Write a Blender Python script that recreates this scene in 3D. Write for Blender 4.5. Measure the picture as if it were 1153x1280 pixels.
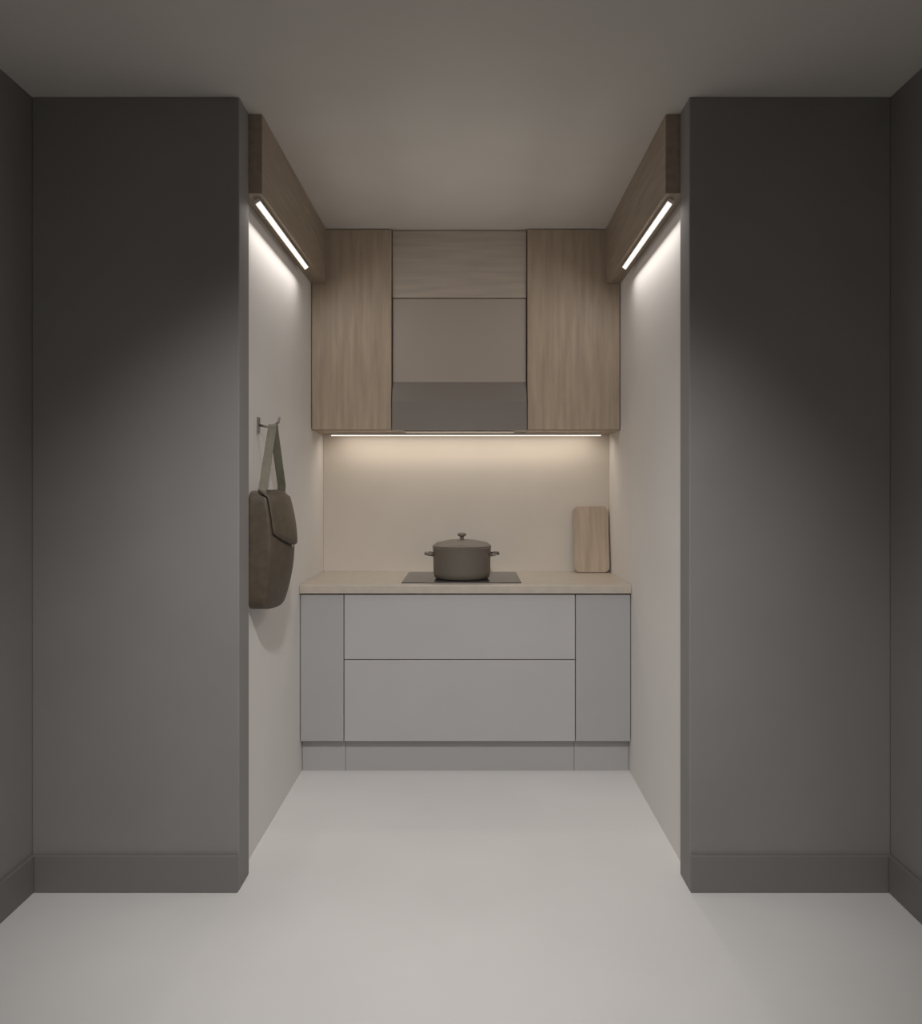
import bpy, bmesh, math
from mathutils import Vector, Matrix

for o in list(bpy.data.objects):
    bpy.data.objects.remove(o)
S = bpy.context.scene
C = S.collection

# ------------------------------------------------------------------ camera
# metric place: x right, y into the picture, z up; camera stands at the origin
EYE = 1.36
cam_d = bpy.data.cameras.new('camera')
cam = bpy.data.objects.new('camera', cam_d)
C.objects.link(cam)
cam.location = (0, 0, EYE)
cam.rotation_euler = (math.radians(90), 0, 0)
cam_d.sensor_fit = 'VERTICAL'
cam_d.sensor_height = 24.0
cam_d.lens = 24.0 * 1000 / 1280
cam_d.shift_x = -11.5 / 1280
cam_d.shift_y = -30.0 / 1280
cam_d.clip_start = 0.02
S.camera = cam

# ------------------------------------------------------------------ world, exposure
w = bpy.data.worlds.new('world')
S.world = w
w.use_nodes = True
w.node_tree.nodes['Background'].inputs[0].default_value = (0.5, 0.5, 0.5, 1)
w.node_tree.nodes['Background'].inputs[1].default_value = 0.1
S.view_settings.view_transform = 'Standard'
S.view_settings.look = 'None'
S.view_settings.gamma = 1
S.view_settings.use_curve_mapping = False
S.view_settings.exposure = 0.12

FILL_POWER = 48.0        # added wide fill lamp behind the camera, out of view
HALL_POWER = 158.0       # ceiling downlight of the hall (spot)
COVE_POWER = 2.6        # LED strip under each pelmet, per strip
UNDER_POWER = 1.5       # LED strip below the wall units

# ------------------------------------------------------------------ measures
H = 2.68                       # ceiling
ZN = 2.70                      # near face of the two partition walls
ZB = 4.42                      # far wall
XL, XR = -1.48, 1.42           # hall side walls
PL, PR = -0.780, 0.74          # free edges of the partitions
RL, RR = -0.81, 0.765          # recess side walls
YR = -1.3                      # hall rear wall
CF = 3.80                      # base unit fronts
UF = 4.07                      # wall unit fronts


# ------------------------------------------------------------------ materials
def mat(name, col, rough=0.6, metal=0.0, var=0.0, scale=6.0, bump=0.0, stretch=(1, 1, 1), spec=0.5):
    m = bpy.data.materials.new(name)
    m.use_nodes = True
    nt = m.node_tree
    b = nt.nodes['Principled BSDF']
    b.inputs['Roughness'].default_value = rough
    b.inputs['Metallic'].default_value = metal
    b.inputs['Specular IOR Level'].default_value = spec
    c = (*col, 1)
    b.inputs['Base Color'].default_value = c
    if var or bump:
        tc = nt.nodes.new('ShaderNodeTexCoord')
        mp = nt.nodes.new('ShaderNodeMapping')
        mp.inputs['Scale'].default_value = stretch
        n = nt.nodes.new('ShaderNodeTexNoise')
        n.inputs['Scale'].default_value = scale
        n.inputs['Detail'].default_value = 6
        nt.links.new(tc.outputs['Object'], mp.inputs['Vector'])
        nt.links.new(mp.outputs['Vector'], n.inputs['Vector'])
        if var:
            r = nt.nodes.new('ShaderNodeValToRGB')
            r.color_ramp.elements[0].position = 0.3
            r.color_ramp.elements[1].position = 0.7
            r.color_ramp.elements[0].color = tuple(x * (1 - var) for x in col) + (1,)
            r.color_ramp.elements[1].color = tuple(min(1, x * (1 + var)) for x in col) + (1,)
            nt.links.new(n.outputs['Fac'], r.inputs['Fac'])
            nt.links.new(r.outputs['Color'], b.inputs['Base Color'])
        if bump:
            bp = nt.nodes.new('ShaderNodeBump')
            bp.inputs['Strength'].default_value = bump
            bp.inputs['Distance'].default_value = 0.004
            nt.links.new(n.outputs['Fac'], bp.inputs['Height'])
            nt.links.new(bp.outputs['Normal'], b.inputs['Normal'])
    return m


def glow(name, col, strength):
    m = bpy.data.materials.new(name)
    m.use_nodes = True
    b = m.node_tree.nodes['Principled BSDF']
    b.inputs['Base Color'].default_value = (0.8, 0.8, 0.8, 1)
    b.inputs['Emission Color'].default_value = (*col, 1)
    b.inputs['Emission Strength'].default_value = strength
    return m


M = {
    'hall_paint': mat('hall_paint', (0.245, 0.233, 0.226), 0.8, var=0.04, scale=3, bump=0.05),
    'recess_paint': mat('recess_paint', (0.74, 0.715, 0.69), 0.75, var=0.02, scale=3, bump=0.05),
    'ceiling_paint': mat('ceiling_paint', (0.70, 0.67, 0.63), 0.85, var=0.02, scale=4, bump=0.04),
    'floor': mat('floor', (0.73, 0.715, 0.70), 0.5, var=0.035, scale=1.6, bump=0.03),
    'skirting': mat('skirting', (0.185, 0.173, 0.168), 0.6),
    'wood': mat('wood', (0.42, 0.335, 0.255), 0.55, var=0.13, scale=7, bump=0.1, stretch=(6, 6, 0.5)),
    'wood_h': mat('wood_h', (0.33, 0.265, 0.20), 0.55, var=0.13, scale=7, bump=0.1, stretch=(6, 0.5, 6)),
    'flap': mat('flap', (0.46, 0.395, 0.335), 0.55, var=0.1, scale=7, bump=0.1, stretch=(0.5, 6, 6)),
    'grey_side': mat('grey_side', (0.40, 0.392, 0.392), 0.5, var=0.02, scale=4),
    'board': mat('board', (0.44, 0.345, 0.265), 0.55, var=0.15, scale=8, stretch=(6, 6, 0.5)),
    'grey_front': mat('grey_front', (0.46, 0.45, 0.45), 0.5, var=0.02, scale=4),
    'carcass': mat('carcass', (0.22, 0.21, 0.205), 0.6),
    'plinth': mat('plinth', (0.43, 0.42, 0.415), 0.5),
    'worktop': mat('worktop', (0.50, 0.44, 0.375), 0.4, var=0.06, scale=25),
    'splash': mat('splash', (0.64, 0.585, 0.52), 0.35, var=0.02, scale=5),
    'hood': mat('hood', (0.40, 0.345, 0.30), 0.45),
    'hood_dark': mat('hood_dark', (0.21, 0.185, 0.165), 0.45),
    'hob': mat('hob', (0.05, 0.047, 0.045), 0.2),
    'pot': mat('pot', (0.17, 0.147, 0.122), 0.45),
    'steel': mat('steel', (0.35, 0.33, 0.31), 0.3, metal=1.0),
    'leather': mat('leather', (0.082, 0.062, 0.042), 0.5, var=0.15, scale=30, bump=0.2),
    'strap': mat('strap', (0.17, 0.155, 0.12), 0.6, var=0.1, scale=40),
    'white_metal': mat('white_metal', (0.75, 0.74, 0.72), 0.4),
    'lens': glow('lens', (1.0, 0.95, 0.88), 6.0),
    'led_warm': glow('led_warm', (1.0, 0.84, 0.66), 1.4),
    'led_neutral': glow('led_neutral', (1.0, 0.93, 0.85), 1.0),
}


# ------------------------------------------------------------------ helpers
def link(name, me, m, parent=None):
    o = bpy.data.objects.new(name, me)
    C.objects.link(o)
    if m:
        me.materials.append(m)
    if parent:
        o.parent = parent
    return o


def tag(o, label, cat, group=None):
    o['label'] = label
    o['category'] = cat
    if group:
        o['group'] = group
    return o


def thing(name, label, cat, loc, group=None):
    o = bpy.data.objects.new(name, None)
    o.empty_display_size = 0.05
    C.objects.link(o)
    o.location = loc
    return tag(o, label, cat, group)


def done(bm, name, m, parent=None, smooth=False):
    bmesh.ops.recalc_face_normals(bm, faces=bm.faces)
    me = bpy.data.meshes.new(name)
    bm.to_mesh(me)
    bm.free()
    if smooth:
        for p in me.polygons:
            p.use_smooth = True
    o = link(name, me, m, parent)
    return o


def bm_box(x0, x1, y0, y1, z0, z1, bev=0.0, seg=2, bm=None):
    own = bm is None
    b = bmesh.new()
    bmesh.ops.create_cube(b, size=1)
    for v in b.verts:
        v.co = Vector(((x0 + x1) / 2 + v.co.x * (x1 - x0), (y0 + y1) / 2 + v.co.y * (y1 - y0), (z0 + z1) / 2 + v.co.z * (z1 - z0)))
    if bev:
        bmesh.ops.bevel(b, geom=list(b.edges), offset=bev, segments=seg, affect='EDGES', profile=0.5)
    if own:
        return b
    me = bpy.data.meshes.new('t')
    b.to_mesh(me)
    b.free()
    bm.from_mesh(me)
    bpy.data.meshes.remove(me)
    return bm


def box(name, x0, x1, y0, y1, z0, z1, m, parent=None, bev=0.0, org=(0, 0, 0)):
    ox, oy, oz = org
    return done(bm_box(x0 - ox, x1 - ox, y0 - oy, y1 - oy, z0 - oz, z1 - oz, bev), name, m, parent)


def lathe(name, prof, m, parent=None, seg=40, loc=(0, 0, 0)):
    bm = bmesh.new()
    rings = []
    for r, z in prof:
        if r < 1e-5:
            rings.append([bm.verts.new((loc[0], loc[1], loc[2] + z))])
        else:
            rings.append([bm.verts.new((loc[0] + r * math.cos(2 * math.pi * i / seg), loc[1] + r * math.sin(2 * math.pi * i / seg), loc[2] + z)) for i in range(seg)])
    for a, b in zip(rings, rings[1:]):
        for i in range(seg):
            j = (i + 1) % seg
            if len(a) == 1 and len(b) == 1:
                continue
            if len(a) == 1:
                bm.faces.new((a[0], b[i], b[j]))
            elif len(b) == 1:
                bm.faces.new((a[i], a[j], b[0]))
            else:
                bm.faces.new((a[i], a[j], b[j], b[i]))
    o = done(bm, name, m, parent, smooth=True)
    o.data.set_sharp_from_angle(angle=math.radians(40))
    return o


def tube(name, pts, r, m, parent=None, seg=10, rx=None):
    """tube along pts; rx gives a flat strap (radius across the path along world y)"""
    bm = bmesh.new()
    rings = []
    pts = [Vector(p) for p in pts]
    for i, p in enumerate(pts):
        d = (pts[min(i + 1, len(pts) - 1)] - pts[max(i - 1, 0)]).normalized()
        side = Vector((0, 1, 0)) if abs(d.y) < 0.9 else Vector((1, 0, 0))
        u = d.cross(side).normalized()
        v = d.cross(u).normalized()
        rings.append([bm.verts.new(p + u * (math.cos(2 * math.pi * k / seg) * r) + v * (math.sin(2 * math.pi * k / seg) * (rx or r))) for k in range(seg)])
    for a, b in zip(rings, rings[1:]):
        for k in range(seg):
            bm.faces.new((a[k], a[(k + 1) % seg], b[(k + 1) % seg], b[k]))
    bm.faces.new(rings[0])
    bm.faces.new(list(reversed(rings[-1])))
    return done(bm, name, m, parent, smooth=True)


def struct(o):
    o['kind'] = 'structure'
    return o


def area_light(name, loc, rot, sx, sy, power, col, parent, spread=math.pi):
    d = bpy.data.lights.new(name, 'AREA')
    d.shape = 'RECTANGLE'
    d.size, d.size_y = sx, sy
    d.energy = power
    d.color = col
    d.spread = spread
    o = bpy.data.objects.new(name, d)
    C.objects.link(o)
    o.location = loc
    o.rotation_euler = rot
    o.parent = parent
    return o


# ------------------------------------------------------------------ the setting
T = 0.10
struct(box('floor', XL - T, XR + T, YR - T, ZB + T, -0.08, 0, M['floor']))
struct(box('ceiling', XL - T, XR + T, YR - T, ZB + T, H, H + 0.1, M['ceiling_paint']))
struct(box('wall_left', XL - T, XL, YR, ZN + 0.12, 0, H, M['hall_paint']))
struct(box('wall_right', XR, XR + T, YR, ZN + 0.12, 0, H, M['hall_paint']))
struct(box('wall_rear', XL - T, XR + T, YR - T, YR, 0, H, M['recess_paint']))
struct(box('wall_near_left', XL, PL, ZN, ZN + 0.12, 0, H, M['hall_paint'], bev=0.004))
struct(box('wall_near_right', PR, XR, ZN, ZN + 0.12, 0, H, M['hall_paint'], bev=0.004))
struct(box('wall_recess_left', RL - T, RL, ZN + 0.12, ZB, 0, H, M['recess_paint']))
struct(box('wall_recess_right', RR, RR + T, ZN + 0.12, ZB, 0, H, M['recess_paint']))
struct(box('wall_back', RL - T, RR + T, ZB, ZB + T, 0, H, M['recess_paint']))
SK, ST = 0.125, 0.014
struct(box('baseboard_near_left', XL + ST, PL - 0.001, ZN - ST, ZN, 0, SK, M['skirting'], bev=0.003))
struct(box('baseboard_near_right', PR + 0.001, XR - ST, ZN - ST, ZN, 0, SK, M['skirting'], bev=0.003))
struct(box('baseboard_left', XL, XL + ST, YR, ZN, 0, SK, M['skirting'], bev=0.003))
struct(box('baseboard_right', XR - ST, XR, YR, ZN, 0, SK, M['skirting'], bev=0.003))

# ------------------------------------------------------------------ base units
def base_unit(x0, x1, rows, label, fm='grey_side'):
    org = ((x0 + x1) / 2, CF, 0)
    t = thing('base_cabinet', label, 'cabinet', org, 'grey base cabinets under the worktop')
    box('carcass', x0 + 0.001, x1 - 0.001, CF + 0.021, ZB - 0.002, 0.15, 0.86, M['carcass'], t, org=org)
    box('plinth', x0 + 0.001, x1 - 0.001, CF + 0.05, CF + 0.068, 0.0, 0.15, M['plinth'], t, org=org)
    z = 0.155
    hs = 0.70 / sum(rows)
    nm = 'door' if len(rows) == 1 else 'drawer_front'
    for r in rows:
        z1 = z + r * hs
        box(nm, x0 + 0.002, x1 - 0.002, CF, CF + 0.019, z + 0.002, z1 - 0.002, M[fm], t, bev=0.002, org=org)
        z = z1
    return t


base_unit(RL + 0.002, -0.60, [1], 'narrow grey base cabinet by the left recess wall')
base_unit(-0.60, 0.50, [2, 1.6], 'wide pale grey drawer cabinet in the middle under the dark pot', 'grey_front')
base_unit(0.50, RR - 0.002, [1], 'narrow grey base cabinet by the right recess wall')
tag(box('worktop', RL + 0.001, RR - 0.001, CF - 0.015, ZB - 0.001, 0.86, 0.90, M['worktop'], bev=0.003),
    'beige worktop running across the recess above the grey cabinets', 'worktop')
tag(box('splashback', RL + 0.001, RR - 0.001, ZB - 0.011, ZB - 0.001, 0.9005, 1.654, M['splash']),
    'cream splashback panel lit from above behind the worktop', 'splashback')

# ------------------------------------------------------------------ wall units
UB = 1.655
HL, HR = -0.40, 0.29


def wall_unit(x0, x1, z0, z1, label, group=None, part='door', dy=0.0, fm='wood'):
    org = ((x0 + x1) / 2, ZB, z0)
    t = thing('wall_cabinet', label, 'cabinet', org, group)
    box('carcass', x0 + 0.001, x1 - 0.001, UF + 0.020 + dy, ZB - 0.001, z0, z1, M['wood'], t, org=org)
    box(part, x0 + 0.002, x1 - 0.002, UF + dy, UF + 0.019 + dy, z0 + 0.002, z1 - 0.003, M[fm], t, bev=0.002, org=org)
    return t


wall_unit(RL + 0.002, HL, UB, H - 0.001, 'brown wooden wall cabinet left of the hood', 'brown wall cabinets')
wall_unit(HR, RR - 0.002, UB, H - 0.001, 'brown wooden wall cabinet right of the hood', 'brown wall cabinets')
wall_unit(HL, HR, 2.33, H - 0.001, 'short dark brown wall cabinet above the hood', 'brown wall cabinets', 'flap', dy=0.02, fm='flap')

hc = (HL + HR) / 2
t = thing('extractor_hood', 'greyish brown extractor hood between the two wooden wall cabinets', 'hood', (hc, ZB, UB))
o3 = (hc, ZB, UB)
box('chimney_box', HL + 0.003, HR - 0.003, UF + 0.02, ZB - 0.001, 1.90, 2.328, M['hood'], t, bev=0.003, org=o3)
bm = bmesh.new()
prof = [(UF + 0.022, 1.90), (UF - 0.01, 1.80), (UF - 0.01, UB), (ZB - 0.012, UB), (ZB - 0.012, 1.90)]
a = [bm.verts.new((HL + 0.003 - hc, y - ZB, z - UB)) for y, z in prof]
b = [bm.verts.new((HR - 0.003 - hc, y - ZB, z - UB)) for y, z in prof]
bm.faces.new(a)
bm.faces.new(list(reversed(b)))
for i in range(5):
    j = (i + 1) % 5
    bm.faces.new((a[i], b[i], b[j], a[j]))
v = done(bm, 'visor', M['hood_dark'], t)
box('filter', HL + 0.06, HR - 0.06, UF + 0.05, ZB - 0.16, UB - 0.004, UB - 0.001, M['steel'], t, org=o3)

# LED strip under the wall units
t = thing('under_cabinet_light', 'warm light strip below the brown wall cabinets', 'light', (0, ZB - 0.06, UB - 0.006))
box('profile', RL + 0.06, RR - 0.06, ZB - 0.140, ZB - 0.112, UB - 0.012, UB - 0.001, M['white_metal'], t, org=(0, ZB - 0.06, UB - 0.006))
box('diffuser', RL + 0.065, RR - 0.065, ZB - 0.137, ZB - 0.115, UB - 0.015, UB - 0.012, M['led_warm'], t, org=(0, ZB - 0.06, UB - 0.006))
area_light('strip_lamp', (-0.02, -0.066, -0.013), (math.radians(14), 0, 0), 1.40, 0.02, UNDER_POWER, (1.0, 0.89, 0.76), t)

# ------------------------------------------------------------------ pelmets with light behind them along the recess walls
PB = 2.40


def pelmet(sx, wall, label):
    x_in = wall - sx * 0.075            # sx = -1 left, +1 right
    y0, y1 = ZN + 0.125, UF - 0.003
    org = (wall, (y0 + y1) / 2, PB)
    t = thing('light_pelmet', label, 'pelmet', org, 'wooden pelmets under the ceiling')
    xa, xb = sorted((x_in, wall - sx * 0.001))
    box('fascia', xa, xb, y0, y1, PB, H - 0.001, M['wood_h'], t, bev=0.002, org=org)
    # slim light profile under the pelmet, turned towards the middle of the recess
    pr = box('profile', -0.012, 0.012, -(y1 - y0) / 2 + 0.04, (y1 - y0) / 2 - 0.34, -0.006, 0.006, M['white_metal'], t)
    pr.location = (-sx * 0.045, 0, -0.012)
    pr.rotation_euler = (0, sx * math.radians(35), 0)
    box('diffuser', -0.009, 0.009, -(y1 - y0) / 2 + 0.045, (y1 - y0) / 2 - 0.345, -0.008, -0.006, M['led_neutral'], pr)
    area_light('strip_lamp', (-sx * 0.045 - sx * 0.008, -0.15, -0.024), (0, sx * math.radians(35), 0), 0.02, y1 - y0 - 0.4, COVE_POWER, (1.0, 0.955, 0.91), t)


pelmet(-1, RL, 'brown wooden pelmet under the ceiling along the left recess wall')
pelmet(1, RR, 'brown wooden pelmet under the ceiling along the right recess wall')

# ------------------------------------------------------------------ hall downlight (just above the picture's upper edge), plus an added fill lamp
def downlight(loc, power, cone, tilt, label):
    t = thing('hall_or_fill_lamp', label, 'light', loc, 'hall ceiling downlights')
    lathe('trim_ring', [(0.052, -0.001), (0.075, -0.001), (0.073, -0.008), (0.052, -0.012), (0.050, -0.004), (0.052, -0.001)], M['white_metal'], t)
    lathe('lens', [(0, -0.004), (0.049, -0.004), (0.049, -0.001), (0, -0.001)], M['lens'], t)
    sd = bpy.data.lights.new('downlight_lamp', 'SPOT')
    sd.energy = power
    sd.color = (1.0, 0.985, 0.965)
    sd.spot_size = math.radians(cone)
    sd.spot_blend = 1.0
    sd.shadow_soft_size = 0.06
    so = bpy.data.objects.new('downlight_lamp', sd)
    C.objects.link(so)
    so.parent = t
    so.location = (0, 0, -0.06)
    so.rotation_euler = (math.radians(tilt), 0, 0)


downlight((-0.10, 1.00, H), HALL_POWER, 80, 39, 'round white recessed downlight in the hall ceiling, nearer the recess')
downlight((-0.10, -0.50, H), FILL_POWER, 165, 15, 'added round fill lamp in the hall ceiling, out of view behind the camera')  # invented fixture, there to lift the dark tops of the near walls

# ------------------------------------------------------------------ things on the worktop
px, py = -0.042, 4.04
t = thing('hob', 'black glass hob set in the worktop under the hood', 'hob', (px, py, 0.9))
box('glass', px - 0.29, px + 0.29, 3.86, 4.34, 0.9003, 0.905, M['hob'], t, bev=0.0015, org=(px, py, 0.9))

pz = 0.9055
t = thing('cooking_pot', 'dark brown lidded pot standing on the hob in the middle', 'pot', (px, py, pz))
lathe('body', [(0, 0), (0.128, 0), (0.138, 0.008), (0.143, 0.03), (0.146, 0.150), (0.150, 0.155), (0.145, 0.159), (0.139, 0.152), (0.135, 0.012), (0, 0.010)], M['pot'], t)
lid = lathe('lid', [(0.147, 0.1595), (0.148, 0.165), (0.128, 0.180), (0.07, 0.192), (0, 0.196)], M['pot'], t)
lathe('knob', [(0, 0.195), (0.010, 0.196), (0.010, 0.209), (0.022, 0.215), (0.022, 0.224), (0.013, 0.229), (0, 0.230)], M['pot'], lid, seg=20)
for s in (-1, 1):
    tube('handle', [(s * 0.142, -0.045, 0.12), (s * 0.168, -0.04, 0.124), (s * 0.182, -0.016, 0.125), (s * 0.182, 0.016, 0.125), (s * 0.168, 0.04, 0.124), (s * 0.142, 0.045, 0.12)], 0.008, M['pot'], t)

# chopping board leaning at the right end
bx = 0.66
t = thing('chopping_board', 'reddish brown wooden board leaning at the right end of the worktop', 'board', (bx, 4.33, 0.9005))
bm = bmesh.new()
N = 8
pts = []
W2, HH, R = 0.095, 0.36, 0.03
for cx, cz, a0 in ((W2 - R, R, -90), (W2 - R, HH - R, 0), (-W2 + R, HH - R, 90), (-W2 + R, R, 180)):
    for k in range(N + 1):
        an = math.radians(a0 + 90 * k / N)
        pts.append((cx + R * math.cos(an), cz + R * math.sin(an)))
fa = [bm.verts.new((x, -0.009, z)) for x, z in pts]
fb = [bm.verts.new((x, 0.009, z)) for x, z in pts]
bm.faces.new(fa)
bm.faces.new(list(reversed(fb)))
for i in range(len(pts)):
    j = (i + 1) % len(pts)
    bm.faces.new((fa[i], fb[i], fb[j], fa[j]))
pl = done(bm, 'panel', M['board'], t)
pl.rotation_euler = (-math.radians(9), 0, 0)
pl.location = (0, 0.008, 0.002)

# ------------------------------------------------------------------ brown bag on the left recess wall
by = 3.05
hz = 1.60
t = thing('wall_hook', 'small metal hook on the left recess wall above the brown bag', 'hook', (RL, by, hz))
box('plate', 0.0, 0.006, -0.015, 0.015, -0.03, 0.03, M['steel'], t, bev=0.002)
tube('arm', [(0.004, 0, 0.0), (0.03, 0, -0.006), (0.06, 0, -0.004), (0.078, 0, 0.01), (0.082, 0, 0.03)], 0.005, M['steel'], t)

t = thing('hanging_bag', 'dark brown bag hanging on the left recess wall', 'bag', (RL, by, 0.91))
bm = bm_box(0.004, 0.135, -0.175, 0.175, 0.0, 0.44, 0)
bmesh.ops.subdivide_edges(bm, edges=list(bm.edges), cuts=5, use_grid_fill=True)
for v in bm.verts:
    u = v.co.z / 0.44
    k = (v.co.y / 0.175)
    bulge = (0.55 + 0.45 * math.sin(math.pi * min(1, 0.12 + 0.80 * (1 - u)))) * (1 - 0.30 * k * k)
    v.co.x = 0.004 + (v.co.x - 0.004) * bulge
    v.co.y *= 1.0 - 0.10 * u - 0.06 * (1 - u) ** 4
    v.co.z += 0.012 * k * k * (1 - u)
body = done(bm, 'body', M['leather'], t, smooth=True)
sub = body.modifiers.new('sub', 'SUBSURF')
sub.levels = sub.render_levels = 2
# front flap
bm = bmesh.new()
g = []
for i in range(9):
    row = []
    for j in range(9):
        k = -1 + 2 * j / 8
        s = i / 8
        zz = 0.435 - s * (0.20 - 0.05 * k * k)
        u = zz / 0.44
        bulge = (0.55 + 0.45 * math.sin(math.pi * min(1, 0.12 + 0.80 * (1 - u)))) * (1 - 0.30 * k * k)
        row.append(bm.verts.new((0.004 + 0.134 * bulge - (0.03 if i == 0 else 0), k * 0.162, zz + (0.004 if i == 0 else 0))))
    g.append(row)
for i in range(8):
    for j in range(8):
        bm.faces.new((g[i][j], g[i][j + 1], g[i + 1][j + 1], g[i + 1][j]))
fl = done(bm, 'flap', M['leather'], t, smooth=True)
so2 = fl.modifiers.new('solid', 'SOLIDIFY')
so2.thickness = 0.006
so2.offset = 1
buck = box('buckle', 0.122, 0.134, -0.018, 0.018, 0.225, 0.265, M['steel'], fl, bev=0.003)
# strap from both ends of the bag up over the hook
path = [(0.05, -0.150, 0.38), (0.055, -0.148, 0.44)]
for k in range(9):
    f = k / 8
    path.append((0.058, -0.14 + 0.125 * f, 0.46 + 0.215 * f))
for k in range(1, 8):
    an = math.pi * (1 - k / 8)
    path.append((0.058, 0.015 * math.cos(an), 0.675 + 0.017 * math.sin(an)))
for k in range(9):
    f = 1 - k / 8
    path.append((0.058, 0.14 - 0.125 * f, 0.46 + 0.215 * f))
path += [(0.055, 0.148, 0.44), (0.05, 0.150, 0.38)]
bm = bmesh.new()
rows = []
P = [Vector(p) for p in path]
for i, p in enumerate(P):
    d = (P[min(i + 1, len(P) - 1)] - P[max(i - 1, 0)]).normalized()
    n = d.cross(Vector((1, 0, 0))).normalized()
    rows.append([bm.verts.new(p + Vector((sx * 0.016, 0, 0)) + n * sn * 0.002) for sx, sn in ((-1, -1), (1, -1), (1, 1), (-1, 1))])
for a, b in zip(rows, rows[1:]):
    for k in range(4):
        bm.faces.new((a[k], a[(k + 1) % 4], b[(k + 1) % 4], b[k]))
bm.faces.new(rows[0])
bm.faces.new(list(reversed(rows[-1])))
done(bm, 'shoulder_strap', M['strap'], t)
